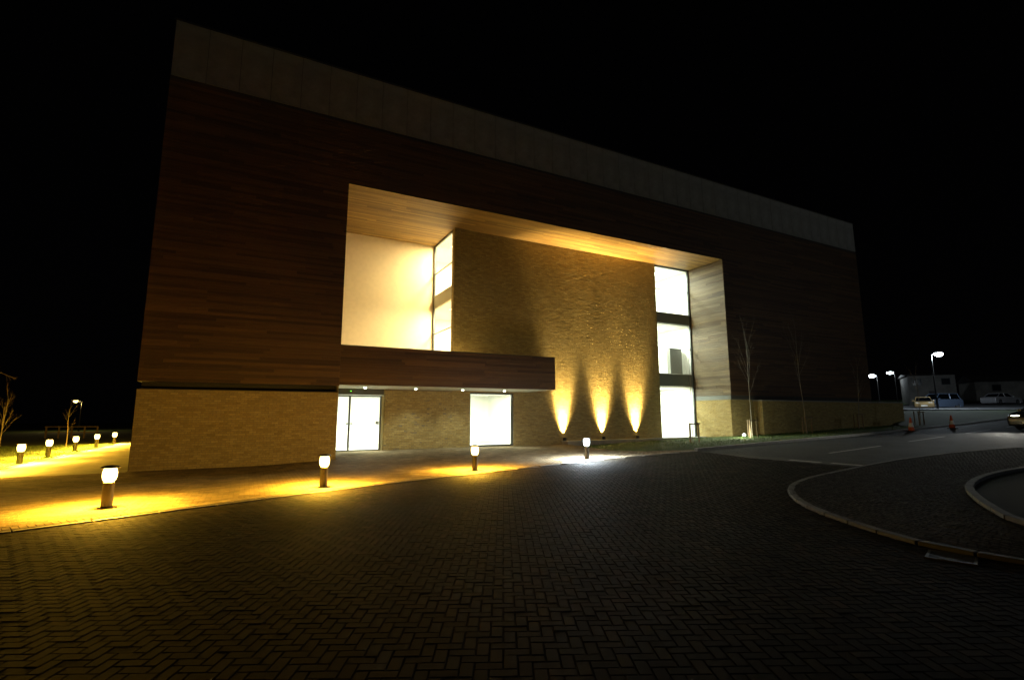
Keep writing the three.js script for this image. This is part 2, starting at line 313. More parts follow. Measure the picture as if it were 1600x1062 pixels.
// ---------------------------------------------------------------- the building
const B = { W: 41.93, Hb: 2.57, Hw: 2.82, Ht: 13.5, Hf: 15.68, xl: 6.134, xr: 27.53, Hs: 10.81, Hct: 4.34, Hcb: 2.86, xce: 15.69, zb: -2.52, xbl: 11.6, xbr: 24.58, zc: -5.6, zw: -2.66 };
const bld = thing('arts_building', 0, 0, 0, 0, 'long timber and brick building with a deep lit entrance recess', 'building');
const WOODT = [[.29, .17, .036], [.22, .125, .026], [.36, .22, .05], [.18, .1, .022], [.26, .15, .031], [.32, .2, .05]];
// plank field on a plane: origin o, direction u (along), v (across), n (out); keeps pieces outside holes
const DARKT = [[.115, .058, .02], [.085, .041, .014], [.14, .073, .026], [.07, .033, .012], [.105, .053, .018], [.125, .067, .026]], PALET = [[.2, .15, .077], [.165, .12, .06], [.235, .18, .1], [.135, .093, .047], [.19, .145, .08]];  // darker tones for facade and canopy planks, paler ones for the reveal
function plankGeo(o, u, v, n, a0, a1, b0, b1, th, tone) {
  const Q = new Quads(), c = tones(tone, .16), P = (a, b, h) => [0, 1, 2].map(k => o[k] + u[k] * a + v[k] * b + n[k] * h);
  const lift = rr(-.002, .002), h = th + lift, e = 0.004, q = [P(a0 + e, b0 + e, h), P(a1 - e, b0 + e, h), P(a1 - e, b1 - e, h), P(a0 + e, b1 - e, h)], r = [P(a0, b0, h - e), P(a1, b0, h - e), P(a1, b1, h - e), P(a0, b1, h - e)], bk = [P(a0, b0, 0), P(a1, b0, 0), P(a1, b1, 0), P(a0, b1, 0)];
  const U = rnd() * 2.6, V = rnd() * .9, L = a1 - a0, H = b1 - b0, f = [[U, V], [U + L, V], [U + L, V + H], [U, V + H]];
  const put = (A, w) => Q.quad(...A, c, w);
  put(q, f);
  for (let k = 0; k < 4; k++) { const m = (k + 1) % 4; put([r[k], r[m], q[m], q[k]], [f[k], f[m], f[m], f[k]]); put([bk[k], bk[m], r[m], r[k]], [f[k], f[m], f[m], f[k]]); }
  return Q.geo();
}
function planks(o, u, v, n, len, hgt, pitch, holes, individual, parent, lmin = 2.2, lmax = 4.4, tone = DARKT, th = 0.022) {
  const rows = Math.round(hgt / pitch), ph = hgt / rows, rest = [];
  for (let j = 0; j < rows; j++) {
    let a = -rr(0, lmax * .8); const b0 = j * ph + 0.003, b1 = (j + 1) * ph - 0.003;
    while (a < len) {
      const a1 = Math.min(len, a + rr(lmin, lmax)), s = Math.max(0, a); let segs = [[s, a1]];
      for (const [h0, h1, c0, c1] of holes) if (b1 > c0 + .02 && b0 < c1 - .02) segs = segs.flatMap(([p, q]) => q <= h0 || p >= h1 ? [[p, q]] : [[p, Math.min(q, h0)], [Math.max(p, h1), q]].filter(([x, y]) => y - x > .02));
      for (const [p, q] of segs) if (q - p > .03) { const g = plankGeo(o, u, v, n, p + .0015, q - .0015, b0, b1, th, tone); if (individual(p, j, rows)) mesh('plank', g, M.wood, parent); else rest.push(g); }
      a = a1;
    }
  }
  if (rest.length) stuff(mesh('plank_field', mergeGeometries(rest), M.wood, parent));
}
{ // solid cores behind the cladding; they close the building to light
  const c = [box(0.03, 6.1, B.Hw, 15.5, -22, -0.03), box(0.06, 6.1, 2.6, B.Hw, -22, -0.5), box(0.06, 6.1, -0.6, 2.6, -22, -0.14), box(6.1, 27.57, 10.86, 15.5, -22, -0.03), box(27.57, B.W - .03, 2.6, 15.5, -22, -0.03), box(27.57, B.W - .06, -0.6, 2.6, -22, -0.14), box(6.1, 27.57, -.6, 10.86, -22, -10)];
  c.push(box(6.1, 11.72, 2.95, 10.86, -10, -5.75)); // behind the cream wall
  mesh('wall_core', merge(c), M.core, bld);
}
{ // timber facade: main plane, parapet of the canopy, reveal and soffit
  const f = mesh('timber_facade', box(0.02, B.W - .02, B.Ht - .16, B.Ht - .02, -.05, -.028), M.core, bld);
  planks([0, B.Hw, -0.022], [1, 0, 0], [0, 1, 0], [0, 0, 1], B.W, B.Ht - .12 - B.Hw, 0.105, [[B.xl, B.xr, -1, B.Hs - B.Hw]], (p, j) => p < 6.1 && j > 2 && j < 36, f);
  const s = mesh('timber_soffit', merge([box(B.xl, B.xr, B.Hs + .024, B.Hs + .06, -2.6, -.002), box(B.xl, B.xbl + .1, B.Hs + .024, B.Hs + .06, -5.72, -2.6)]), M.core, bld);
  planks([B.xl, B.Hs + .022, -5.7], [1, 0, 0], [0, 0, 1], [0, -1, 0], B.xr - B.xl, 5.698, 0.12, [[B.xbl - B.xl + .05, 30, -1, 3.1]], (p, j) => p < 9, s, 2.6, 4.8, WOODT);
  const rv = mesh('timber_reveal', box(B.xr + .023, B.xr + .05, B.Hw, B.Hs + .02, -2.7, -.03), M.core, bld);
  planks([B.xr + .022, B.Hw, -.0], [0, 0, -1], [0, 1, 0], [-1, 0, 0], 2.66, B.Hs - B.Hw, 0.142, [], () => true, rv, 2.7, 5, PALET);
  const rl = mesh('timber_reveal', box(B.xl - .05, B.xl - .023, B.Hw, B.Hs + .02, -5.6, -.03), M.core, bld);
  planks([B.xl - .022, 3.1, -5.6], [0, 0, 1], [0, 1, 0], [1, 0, 0], 5.58, B.Hs - 3.1, 0.142, [], () => false, rl, 2.2, 4.4, WOODT);
}
{ // canopy and balcony over the entrance
  const cn = mesh('canopy', merge([box(B.xl, B.xbl, 2.9, 3.12, -5.7, -.17), box(B.xbl, B.xce - .02, 2.9, 3.12, -2.5, -.17), box(B.xl, B.xce - .025, 2.9, 4.3, -.17, -.026), box(B.xce - .17, B.xce - .025, 2.9, 4.3, -2.5, -.17)]), M.core, bld);
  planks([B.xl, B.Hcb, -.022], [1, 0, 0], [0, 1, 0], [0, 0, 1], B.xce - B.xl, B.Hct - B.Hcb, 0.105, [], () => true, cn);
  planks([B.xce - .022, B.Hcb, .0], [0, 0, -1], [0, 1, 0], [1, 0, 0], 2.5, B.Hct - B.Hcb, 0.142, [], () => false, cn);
  mesh('coping', merge([box(B.xl, B.xce + .02, B.Hct, B.Hct + .03, -.19, .012), box(B.xce - .19, B.xce + .02, B.Hct, B.Hct + .03, -2.5, -.19)]), M.darkMetal, cn);
  const sf = mesh('canopy_soffit', merge([box(B.xl, B.xbl + .3, B.Hcb + .005, 2.9, -2.75, -.03), box(B.xbl + .3, B.xce - .03, B.Hcb + .005, 2.9, -2.5, -.03)]), M.soffitPale, bld);
  for (const x of [7.37, 9.5, 11.66, 13.76]) {
    const t = new THREE.TorusGeometry(0.075, 0.012, 8, 24); t.rotateX(Math.PI / 2); t.translate(x, B.Hcb + .003, -1.4);
    const d = mesh('downlight', t, M.frame, bld); const l = new THREE.SphereGeometry(.066, 20, 8, 0, 6.2832, Math.PI / 2, Math.PI / 2); l.translate(x, B.Hcb + .003, -1.4); mesh('lamp_lens', l, glow(ROOM, 8), d);
    const s = new THREE.SpotLight(ROOM, I_DOWN, 0, 1.0, 0.7, 2); s.position.set(x, B.Hcb - .08, -1.4); s.target.position.set(x, 0, -1.4); s.castShadow = true; s.shadow.radius = 3; scene.add(s, s.target);
  }
}
{ // pale roof fascia in separate panels, with a dark reveal beneath and a cap
  const f = mesh('roof_fascia', merge([box(.05, B.W - .05, B.Ht, B.Hf - .02, -.4, -.05), box(-.03, B.W + .03, B.Hf - .04, B.Hf, -.45, .03), box(.05, .4, B.Ht, B.Hf - .02, -22, -.4), box(B.W - .4, B.W - .05, B.Ht, B.Hf - .02, -22, -.4)]), M.core, bld);
  const n = 40, w = B.W / n, g = metreUV(new RoundedBoxGeometry(w - .014, B.Hf - .05 - B.Ht, .04, 1, .004));
  for (let i = 0; i < n; i++) { const m = mesh('fascia_panel', g, M.fascia, f); m.position.set((i + .5) * w, (B.Ht + B.Hf - .05) / 2, -.022 + rr(-.003, .003)); m.rotation.y = rr(-.004, .004); }
}
// bricks laid on a plane
const BRICKT = [[.41, .31, .115], [.385, .285, .1], [.435, .335, .135], [.365, .265, .095], [.4, .305, .12]];
function bricks(o, u, n, len, y0, hgt, holes, parent, jut = 0.007) {
  const Q = new Quads(), L = 0.225, H = 0.075, rows = Math.ceil((hgt - .004) / H);
  const P = (a, b, h) => [o[0] + u[0] * a + n[0] * h, y0 + b, o[2] + u[2] * a + n[2] * h];
  for (let j = 0; j < rows; j++) for (let a = -(j % 2) * L / 2 - rr(0, .01); a < len; a += L) {
    let p = Math.max(0, a + .005), q = Math.min(len, a + L - .005), b0 = j * H + .005, b1 = Math.min(hgt, j * H + H - .005); if (q - p < .03 || b1 - b0 < .015) continue;
    let bad = false;
    for (const [h0, h1, c0, c1] of holes) { const yb = y0 + b0, yt = y0 + b1; if (yt > c0 && yb < c1) { if (p >= h0 - .02 && q <= h1 + .02) bad = true; else if (q > h0 && p < h0) q = h0; else if (p < h1 && q > h1) p = h1; } }
    if (bad || q - p < .03) continue;
    const c = tones(BRICKT, .13), d = rr(-jut, jut) * .75 + 0.002, t = rr(-.15, .15) * jut, s = rr(-.13, .13) * jut, w = -.006;
    const F = [P(p, b0, d + t + s), P(q, b0, d - t + s), P(q, b1, d - t - s), P(p, b1, d + t - s)], K = [P(p, b0, w), P(q, b0, w), P(q, b1, w), P(p, b1, w)], U = rnd() * 1.6, V = rnd() * 1.6;
    Q.quad(...F, c, [[U, V], [U + L, V], [U + L, V + H], [U, V + H]]);
    for (let k = 0; k < 4; k++) { const m = (k + 1) % 4; Q.quad(K[k], K[m], F[m], F[k], c, [[U, V], [U + .2, V], [U + .2, V + .01], [U, V + .01]]); }
  }
  return stuff(mesh('bricks', Q.geo(), M.brick, parent));
}
{
  const X = [1, 0, 0], Z = [0, 0, 1];
  // left front wall and its return into the entrance
  const w1 = mesh('brick_wall', merge([box(0.004, B.xl - .004, -.6, B.Hb, -.14, -.0855), box(B.xl - .05, B.xl - .0105, -.3, B.Hb + .25, -2.7, -.15)]), M.mortar, bld);
  bricks([0, 0, -.08], X, Z, B.xl, -.15, B.Hb + .15, [], w1);
  bricks([B.xl - .005, 0, -.09], [0, 0, -1], X, 2.6, -.15, B.Hb + .4, [], w1);
  mesh('steel_band', box(.05, B.xl - .02, B.Hb + .034, B.Hw - .004, -.49, -.45), M.darkMetal, bld);  // darker metal than the right-hand band: shade of the recess put into its colour
  // brick block: front with the ground floor window, left return, interior face closed
  const fz = B.zb - .003, wk = [box(8.47, 12.49, -.3, 2.95, fz - .24, fz), box(14.82, B.xbr, -.3, 2.95, fz - .24, fz), box(12.49, 14.82, -.3, .25, fz - .24, fz), box(12.49, 14.82, 2.79, 2.95, fz - .24, fz), box(B.xbl, B.xbr, 2.95, B.Hs + .03, fz - .24, fz)];
  const w2 = mesh('brick_wall', merge(wk), M.mortar, bld);
  bricks([8.47, 0, B.zb], X, Z, B.xbl - 8.47, -.05, 2.86, [], w2);
  bricks([B.xbl, 0, B.zb], X, Z, B.xbr - B.xbl, -.05, B.Hs + .03, [[12.49 - B.xbl, 14.82 - B.xbl, .25, 2.79]], w2, 0.0014);
  bricks([B.xbl - .004, 0, -2.80], [0, 0, 1], [-1, 0, 0], .28, 3.1, B.Hs - 3.1, [], w2);
  bricks([8.466, 0, -2.78], [0, 0, 1], [-1, 0, 0], .26, -.05, 2.9, [], w2);
  bricks([B.xbr + .004, 0, B.zb], [0, 0, -1], X, .12, -.05, B.Hs, [], w2);
  // right-hand reveal and front under the timber, steel band between
  const w3 = mesh('brick_wall', merge([box(B.xr + .06, B.W - .004, -.4, B.Hb, -.14, -.0855), box(B.xr + .0095, B.xr + .05, -.4, B.Hb, -2.75, -.1)]), M.mortar, bld);
  bricks([B.xr + .004, 0, -.08], X, Z, B.W - B.xr - .004, -.1, B.Hb + .1, [], w3);
  bricks([B.xr + .004, 0, -.08], [0, 0, -1], [-1, 0, 0], 2.6, -.1, B.Hb + .1, [], w3);
  mesh('steel_band', merge([box(B.xr + .016, B.W - .02, B.Hb + .004, B.Hw - .004, -.13, -.05), box(B.xr + .016, B.xr + .06, B.Hb + .004, B.Hw - .004, -2.65, -.135)]), M.spandrel, bld);
  mesh('rendered_wall', box(B.xl, B.xbl + .1, 3.1, B.Hs + .03, B.zc - .14, B.zc), M.cream, bld);
  mesh('side_wall', merge([box(-.012, .026, -.5, B.Hb, -22, -.1), box(-.012, .026, B.Hw, B.Ht, -22, -.03), box(B.W - .026, B.W + .012, -.5, B.Ht, -22, -.03), box(.1, B.W - .1, B.Hf - .2, B.Hf - .05, -22, -.46)]), M.core, bld);
}
{ // rooms behind the glass
  const r = [];
  const room = (x0, x1, y0, y1, z0, z1, open, mat) => { // six slabs, the open sides left out
    const t = .08, g = [];
    if (!open.includes('w')) g.push(box(x0 - t, x0, y0, y1, z0, z1)); if (!open.includes('e')) g.push(box(x1, x1 + t, y0, y1, z0, z1));
    g.push(box(x0 - t, x1 + t, y0, y1, z0 - t, z0)); g.push(box(x0 - t, x1 + t, y1, y1 + t, z0 - t, z1));
    const m = mesh('interior_wall', merge(g), M.inside, bld); mesh('interior_floor', box(x0 - t, x1 + t, y0 - .1, y0, z0 - t, z1), mat || M.floorIn, m); return m;
  };
  room(6.2, 16, .2, 3.0 - .15, -8, -2.8, '');
  room(19.5, 27.5, .42, 3.36, -8, -2.8, ''); room(19.5, 27.5, 4.2, 7.2, -8, -2.8, ''); room(19.5, 27.5, 7.95, 10.76, -8, -2.8, '');
  room(11.75, 17, 3.5, 7.3, -8, -2.8, 'w'); room(11.75, 17, 8.05, 10.76, -8, -2.8, 'w');
  // a closed wall beside the glazing where the room runs behind the rendered wall
  mesh('interior_partition', merge([box(11.66, 11.74, 3.3, 10.8, -8.1, -5.72)]), M.inside, bld);
  mesh('interior_column', box(26.3, 27.3, 4.2, 5.85, -3.6, -3.3), M.insideGrey, bld);
  const panel = (x, y, z, w, d, col, L) => {
    mesh('ceiling_light_panel', box(x - w / 2, x + w / 2, y - .03, y - .004, z - d / 2, z + d / 2), glow(col, 4), bld);
    const l = new THREE.RectAreaLight(col, L, w, d); l.position.set(x, y - .04, z); l.lookAt(x, y - 5, z); scene.add(l);
  };
  for (const x of [7.4, 10, 13.6]) panel(x, 2.85, -4.6, 1.8, .6, ROOM, L_ROOM);
  for (const y of [3.36, 7.2, 10.76]) { panel(25.6, y, -4.0, 1.8, 0.6, ROOM, L_TALL); panel(22.4, y, -5.2, 1.8, .6, ROOM, L_TALL * .8); }
  for (const y of [7.3, 10.76]) { panel(12.7, y, -4.2, .7, 1.8, ROOMWARM, L_HALL); panel(14.6, y, -4.6, .7, 1.8, ROOMWARM, L_HALL * .8); }
}
{ // glazing
  const pane = (p, x0, x1, y0, y1, z0, z1) => mesh('pane', box(x0, x1, y0, y1, z0, z1), M.glass, p);
  // entrance: header box, fixed leaf and wide leaf
  const z = -2.72, d = mesh('entrance_door', merge([box(6.15, 8.45, 2.6, 2.87, z - .06, z + .04), box(6.15, 8.4, 2.52, 2.58, z - .05, z + .02), box(8.3, 8.36, .28, 2.52, z - .05, z + .02), box(6.98, 7.06, .28, 2.52, z - .05, z + .025), box(6.15, 8.36, .2, .28, z - .05, z + .02), box(6.14, 6.2, .28, 2.52, z - .05, z + .02)]), M.frame, bld);
  pane(d, 6.2, 6.98, .28, 2.52, z - .02, z - .012); pane(d, 7.06, 8.3, .28, 2.52, z - .02, z - .012);
  mesh('handle', merge([box(6.88, 6.97, 1.35, 1.41, z + .02, z + .06), box(7.07, 7.17, 1.35, 1.41, z + .02, z + .06), box(6.99, 7.05, 1.08, 1.22, z + .026, z + .05)]), M.darkMetal, d);
  mesh('notice', box(8.13, 8.28, 1.33, 1.48, z - .01, z + .004), std(.3, .33, .33), d);
  const sn = mesh('door_sensor', new RoundedBoxGeometry(.2, .07, .05, 2, .015).translate(7.13, 2.73, z + .065), std(.08, .05, .04, .4), d);
  mesh('sensor_light', new THREE.SphereGeometry(.016, 12, 8).translate(7.03, 2.755, z + .092), glow(new THREE.Color(.15, 1, .05), 6), d);
  mesh('jamb', box(8.37, 8.45, .2, 2.58, z - .04, z + .1), std(.42, .4, .26), d);
  // ground floor window
  const w = mesh('window', merge([box(12.49, 14.82, 2.72, 2.79, -2.7, -2.6), box(12.49, 14.82, .25, .32, -2.7, -2.6), box(12.49, 12.55, .32, 2.72, -2.7, -2.6), box(14.74, 14.82, .32, 2.72, -2.7, -2.6)]), M.frame, bld);
  pane(w, 12.55, 14.74, .32, 2.72, -2.66, -2.65);
  // tall window at the right of the brick block, three storeys with spandrels
  const zr = B.zw, xa = B.xbr, xb = B.xr - .01, t = mesh('tall_window', merge([box(xa, xb, 10.72, 10.8, zr - .06, zr + .03), box(xb - .09, xb, .42, 10.72, zr - .06, zr + .03), box(xa, xa + .05, .42, 10.72, zr - .06, zr + .03), ...[9.34, 5.71, 1.86].map(y => box(xa + .05, xb - .09, y - .018, y + .018, zr - .05, zr + .02))]), M.frame, bld);
  for (const [a, b] of [[7.25, 7.88], [3.43, 4.14]]) mesh('spandrel', box(xa + .05, xb - .09, a, b, zr - .3, zr + .01), M.spandrel, t);
  for (const [a, b] of [[.42, 1.84], [1.88, 3.43], [4.14, 5.69], [5.73, 7.25], [7.88, 9.32], [9.36, 10.72]]) pane(t, xa + .05, xb - .09, a, b, zr - .02, zr - .01);
  // window of the balcony, square to the facade
  const xw = B.xbl + .04, v = mesh('balcony_window', merge([box(xw - .03, xw + .05, 10.72, 10.8, -5.6, -2.8), box(xw - .03, xw + .05, 3.12, 10.72, -5.6, -5.5), box(xw - .03, xw + .05, 3.12, 10.72, -2.88, -2.8), ...[9.2, 5.95].map(y => box(xw - .02, xw + .04, y - .02, y + .02, -5.5, -2.88))]), M.frame, bld);
  mesh('spandrel', box(xw - .005, xw + .2, 7.36, 8.0, -5.5, -2.88), M.soffitPale, v);
  for (const [a, b] of [[3.5, 5.93], [5.97, 7.36], [8.0, 9.18], [9.22, 10.72]]) pane(v, xw + .005, xw + .015, a, b, -5.5, -2.88);
  mesh('spandrel', box(xw - .005, xw + .2, 3.12, 3.5, -5.5, -2.88), M.soffitPale, v);
}
{ // plinth in front of the brick block, and its three uplights
  const p = thing('plinth_wall', 17.6, 0, -2.5, 0, 'low rendered ledge carrying the three wall uplights', 'ledge');
  mesh('wall', box(0, 9.9, -.2, .375, .03, .6), std(.3, .26, .19, .85, { map: patch }), p); mesh('coping', metreUV(new RoundedBoxGeometry(9.96, .05, .64, 2, .01).translate(4.95, .4, .315)), M.kerb, p);
  const names = ['wall uplight on the ledge, next to the timber canopy', 'wall uplight on the ledge, middle one of three', 'wall uplight on the ledge, next to the tall window'];
  [17.72, 20.23, 22.6].forEach((x, i) => {
    const u = thing('wall_uplight', x, .425, -2.37, 0, names[i], 'floodlight', 'uplights on the ledge');
    mesh('housing', merge([new THREE.CylinderGeometry(.085, .07, .13, 20, 1, true).translate(0, .085, 0), new THREE.CylinderGeometry(.07, .07, .02, 20).translate(0, .02, 0)]), M.housing || (M.housing = new THREE.MeshStandardMaterial({ color: 0x1c150e, roughness: .5, metalness: .4, side: THREE.DoubleSide })), u);
    mesh('bracket', merge([box(-.1, -.09, 0, .12, -.02, .02), box(.09, .1, 0, .12, -.02, .02), box(-.1, .1, -.002, .012, -.05, .05)]), M.darkMetal, u);
    mesh('lamp_lens', new THREE.CylinderGeometry(.07, .07, .012, 20).translate(0, .12, 0), glow(UPLIGHT, 5), u);
    const s = new THREE.SpotLight(UPLIGHT, I_UP, 0, .56, 1, 2); s.position.set(x, .575, -2.37); s.target.position.set(x, 10, -2.4); s.castShadow = true; s.shadow.radius = 2; scene.add(s, s.target);
    const k = new THREE.SpotLight(UPLIGHT, I_UP * 7, 0, .36, 1, 2); k.position.set(x, .57, -2.36); k.target.position.set(x, 2.1, -2.5); k.castShadow = true; k.shadow.radius = 5; scene.add(k, k.target); // the brighter core of the beam
  });
  // lamp standing on the canopy deck behind the parapet
  const bl = thing('deck_light', 11.0, 3.12, -1.5, 0, 'warm deck light on the canopy, hidden behind its timber parapet', 'deck light');
  mesh('base', cyl(.09, .08, .1), M.darkMetal, bl); mesh('lamp_lens', new THREE.SphereGeometry(.09, 20, 14).translate(0, .2, 0), glow(ROOMWARM, 6), bl);
  const bp = new THREE.PointLight(new THREE.Color(1, .7, .25), I_DECK, 0, 2); bp.position.set(11.0, 3.33, -1.5); bp.castShadow = true; bp.shadow.radius = 3; scene.add(bp);
  // brick garden wall in front of the right end
  const g = thing('garden_wall', 29.37, 0, 0, 0, 'brick garden wall running on past the end of the building', 'wall');
  const gw = mesh('brick_wall', box(.0095, 15.4, -.3, 2.5, .02, .5645), M.mortar, g);
  bricks([0, 0, .57], [1, 0, 0], [0, 0, 1], 15.4, .0, 2.5, [], gw); bricks([.004, 0, .02], [0, 0, 1], [-1, 0, 0], .55, .0, 2.5, [], gw);
  mesh('coping', metreUV(new RoundedBoxGeometry(15.5, .06, .64, 2, .01).translate(7.7, 2.535, .3)), M.kerb, g);
}

// ---------------------------------------------------------------- bollard lights
function bollard(x, z, y, cold, I, label, group) {
  const b = thing('bollard_light', x, y, z, rnd() * 3, label, 'bollard light', group), col = cold ? COLD : WARM;
  mesh('base_plate', new THREE.CylinderGeometry(.13, .135, .014, 28).translate(0, .007, 0), M.darkMetal, b);
  mesh('column', new THREE.LatheGeometry([[.0, 0], [.088, 0], [.09, .02], [.09, .455], [.084, .47], [0, .47]].map(p => new THREE.Vector2(...p)), 28), M.column || (M.column = std(.05, .042, .036, .5, { metalness: .3 })), b);
  mesh('lamp_lens', new THREE.LatheGeometry([[0, .472], [.07, .472], [.1, .505], [.116, .57], [.116, .64], [.1, .71], [.06, .742], [0, .745]].map(p => new THREE.Vector2(...p)), 28), glow(cold ? COLD : WARMGLASS, cold ? 8 : 9), b);
  mesh('cap', new THREE.LatheGeometry([[0, .748], [.07, .748], [.15, .726], [.157, .733], [.13, .754], [.05, .774], [0, .778]].map(p => new THREE.Vector2(...p)), 28), M.column, b);
  const l = new THREE.PointLight(col, I * .78, 0, 2); l.position.set(x, y + .64, z); l.castShadow = true; l.shadow.radius = 3; scene.add(l);
  const d = new THREE.SpotLight(col, I * 6.5, 0, 1.45, 0.4, 2); d.position.set(x, y + .69, z); d.target.position.set(x, y, z); d.castShadow = true; d.shadow.radius = 3; scene.add(d, d.target); // the hood throws most of the light down
}
const yF = (x, z) => G(x, z) + .022;
bollard(.93, 7.49, yF(.93, 7.49), 0, I_BOLLARD, 'lit warm bollard light standing alone where the side path meets the kerb', 'forecourt bollards');
bollard(4.88, 6.52, yF(4.88, 6.52), 0, I_BOLLARD, 'lit warm bollard light in front of the left brick wall near the door', 'forecourt bollards');
bollard(9.47, 5.05, yF(9.47, 5.05), 0, I_BOLLARD, 'lit warm bollard light in front of the ground floor window', 'forecourt bollards');
bollard(14.1, 4.5, yF(14.1, 4.5), 1, I_BOLLARD_COLD, 'cold white bollard light in front of the wall uplights', 'forecourt bollards');
[[-4.17, -1.1, 'first from the forecourt'], [-3.98, -5.0, 'second from the forecourt'], [-4.25, -9.0, 'third from the forecourt'], [-4.3, -13.05, 'fourth from the forecourt'], [-4.15, -16.4, 'last but one before the rail fence'], [-3.95, -19.6, 'last before the rail fence']].forEach(([x, z, w]) =>
  bollard(x, z, 0, 0, I_PATH, `warm bollard light on the side path verge, ${w}`, 'bollards along the side path'));
{ // small white spotlight on the lawn
  const u = thing('lawn_light', 26.2, lawnY(26.2, 1.7), 1.7, 0, 'small white light on the lawn beside the staked trees', 'lawn light');
  mesh('spike', cyl(.02, .02, .12), M.darkMetal, u); mesh('lamp_lens', new THREE.SphereGeometry(.075, 20, 14).translate(0, .17, 0), glow(new THREE.Color(.95, 1, .8), 12), u); mesh('collar', new THREE.CylinderGeometry(.06, .05, .04, 18).translate(0, .1, 0), M.darkMetal, u);
  const l = new THREE.PointLight(new THREE.Color(1, 1, .7), 9, 0, 2); l.position.set(26.2, lawnY(26.2, 1.7) + .17, 1.7); l.castShadow = true; l.shadow.radius = 3; scene.add(l);
}
// ---------------------------------------------------------------- trees
function limb(out, p, d, len, r, depth, opt) {
  const n = 4, pts = [p.clone()], dir = d.clone().normalize(); let q = p.clone();
  for (let i = 0; i < n; i++) { dir.add(new THREE.Vector3(rr(-1, 1), rr(-.4, 1) * opt.up, rr(-1, 1)).multiplyScalar(opt.wob)).normalize(); q = q.clone().addScaledVector(dir, len / n); pts.push(q); }
  const c = new THREE.CatmullRomCurve3(pts), seg = 6, sides = depth === 0 ? 8 : 5, g = new THREE.TubeGeometry(c, seg, 1, sides, false), pos = g.attributes.position;
  for (let i = 0; i <= seg; i++) { const C = c.getPointAt(i / seg), rad = r * (1 - (1 - opt.taper) * i / seg); for (let k = 0; k <= sides; k++) { const id = i * (sides + 1) + k; pos.setXYZ(id, C.x + (pos.getX(id) - C.x) * rad, C.y + (pos.getY(id) - C.y) * rad, C.z + (pos.getZ(id) - C.z) * rad); } }
  out.push(g);
  if (depth >= opt.depth) return;
  const kids = opt.kids[depth];
  for (let k = 0; k < kids; k++) {
    const t = opt.start[depth] + (1 - opt.start[depth]) * (k + rnd()) / kids, at = c.getPointAt(Math.min(1, t)), tg = c.getTangentAt(Math.min(1, t)), ang = rr(opt.spread * .6, opt.spread), az = rr(0, 6.283);
    const side = new THREE.Vector3(Math.cos(az), 0, Math.sin(az)).cross(tg).normalize(); const nd = tg.clone().multiplyScalar(Math.cos(ang)).addScaledVector(side, Math.sin(ang));
    limb(out, at, nd, len * rr(.3, .55) * (1.15 - .5 * t), r * opt.taper * rr(.35, .6) + .002, depth + 1, opt);
  }
}
function tree(name, x, y, z, h, r, lean, opt, mat, label, category, group) {
  const t = thing(name, x, y, z, 0, label, category, group), all = [];
  limb(all, new THREE.Vector3(0, -.05, 0), new THREE.Vector3(...lean), h, r, 0, opt);
  mesh('trunk', all[0], mat, t); if (all.length > 1) mesh('branches', merge(all.slice(1)), mat, t); return t;
}
function stakes(x, y, z, label, w = .55) {
  const s = thing('tree_stake_frame', x, y, z, 0, label, 'tree stakes', 'stake frames on the lawn');
  for (const a of [-1, 1]) mesh('post', new THREE.CylinderGeometry(.032, .035, 1.0, 10).rotateZ(rr(-.02, .02)).translate(a * w / 2, .45, 0), M.stake, s);
  mesh('post', new THREE.CylinderGeometry(.032, .035, .98, 10).translate(w * .28, .44, -.45), M.stake, s);
  mesh('rail', merge([box(-w / 2 - .07, w / 2 + .07, .86, .93, .03, .055)]), M.stake, s);
}
{
  const young = { up: .5, wob: .06, taper: .3, depth: 2, kids: [9, 3], start: [.42, .3], spread: .45 };
  const spots = [[22.3, 1.87, 4.6, 'before the tall window', [-.035, 1, 0]], [26.95, 1.6, 5.2, 'before the end of the garden wall', [-.03, 1, .01]], [31.1, 2.0, 5.6, 'with the bushiest twigs, before the garden wall', [-.02, 1, 0]], [37.0, 1.6, 3.9, 'shortest, before the far part of the garden wall', [-.01, 1, 0]]];
  for (const [x, z, h, where, lean] of spots) {
    const y = lawnY(x, z); tree('young_tree', x, y, z, h, .022, lean, young, M.barkPale, `thin bare young tree ${where}`, 'tree', 'young trees on the lawn');
    stakes(x, y, z + .12, `timber stake frame round the young tree ${where.split(',')[0] === 'shortest' ? 'that is shortest' : where}`);
  }
  const y5 = G(40.4, 3.6); tree('young_tree', 41.5, y5 + .05, 2.9, 3.4, .03, [0, 1, 0], { ...young, kids: [8, 2] }, M.barkPale, 'thin bare young tree on the bank between the traffic cones', 'tree', 'young trees on the lawn'); stakes(41.5, y5 + .05, 3.0, 'timber stake frame on the bank between the traffic cones', .6);
  const old = { up: .35, wob: .16, taper: .45, depth: 3, kids: [7, 6, 5], start: [.35, .25, .2], spread: .95 };
  tree('bare_tree', -8.2, 0, -9.5, 4.6, .16, [.25, 1, .1], old, M.bark, 'large bare tree reaching over the side path verge', 'tree');
  for (const [x, z, h, k] of [[-6.3, -10.5, 2.2, 'beside the third path bollard'], [-7.3, -13.5, 2.6, 'behind the verge bollards, leaning towards the path'], [-5.6, -17, 2.2, 'nearest the far end of the path'], [-9.2, -12, 3, 'at the back of the verge']])
    tree('sapling', x, 0, z, h, .025, [rr(-.1, .2), 1, 0], { ...young, kids: [7, 3], spread: .6 }, M.bark, `slender bare sapling ${k}`, 'tree', 'saplings behind the path verge');
}
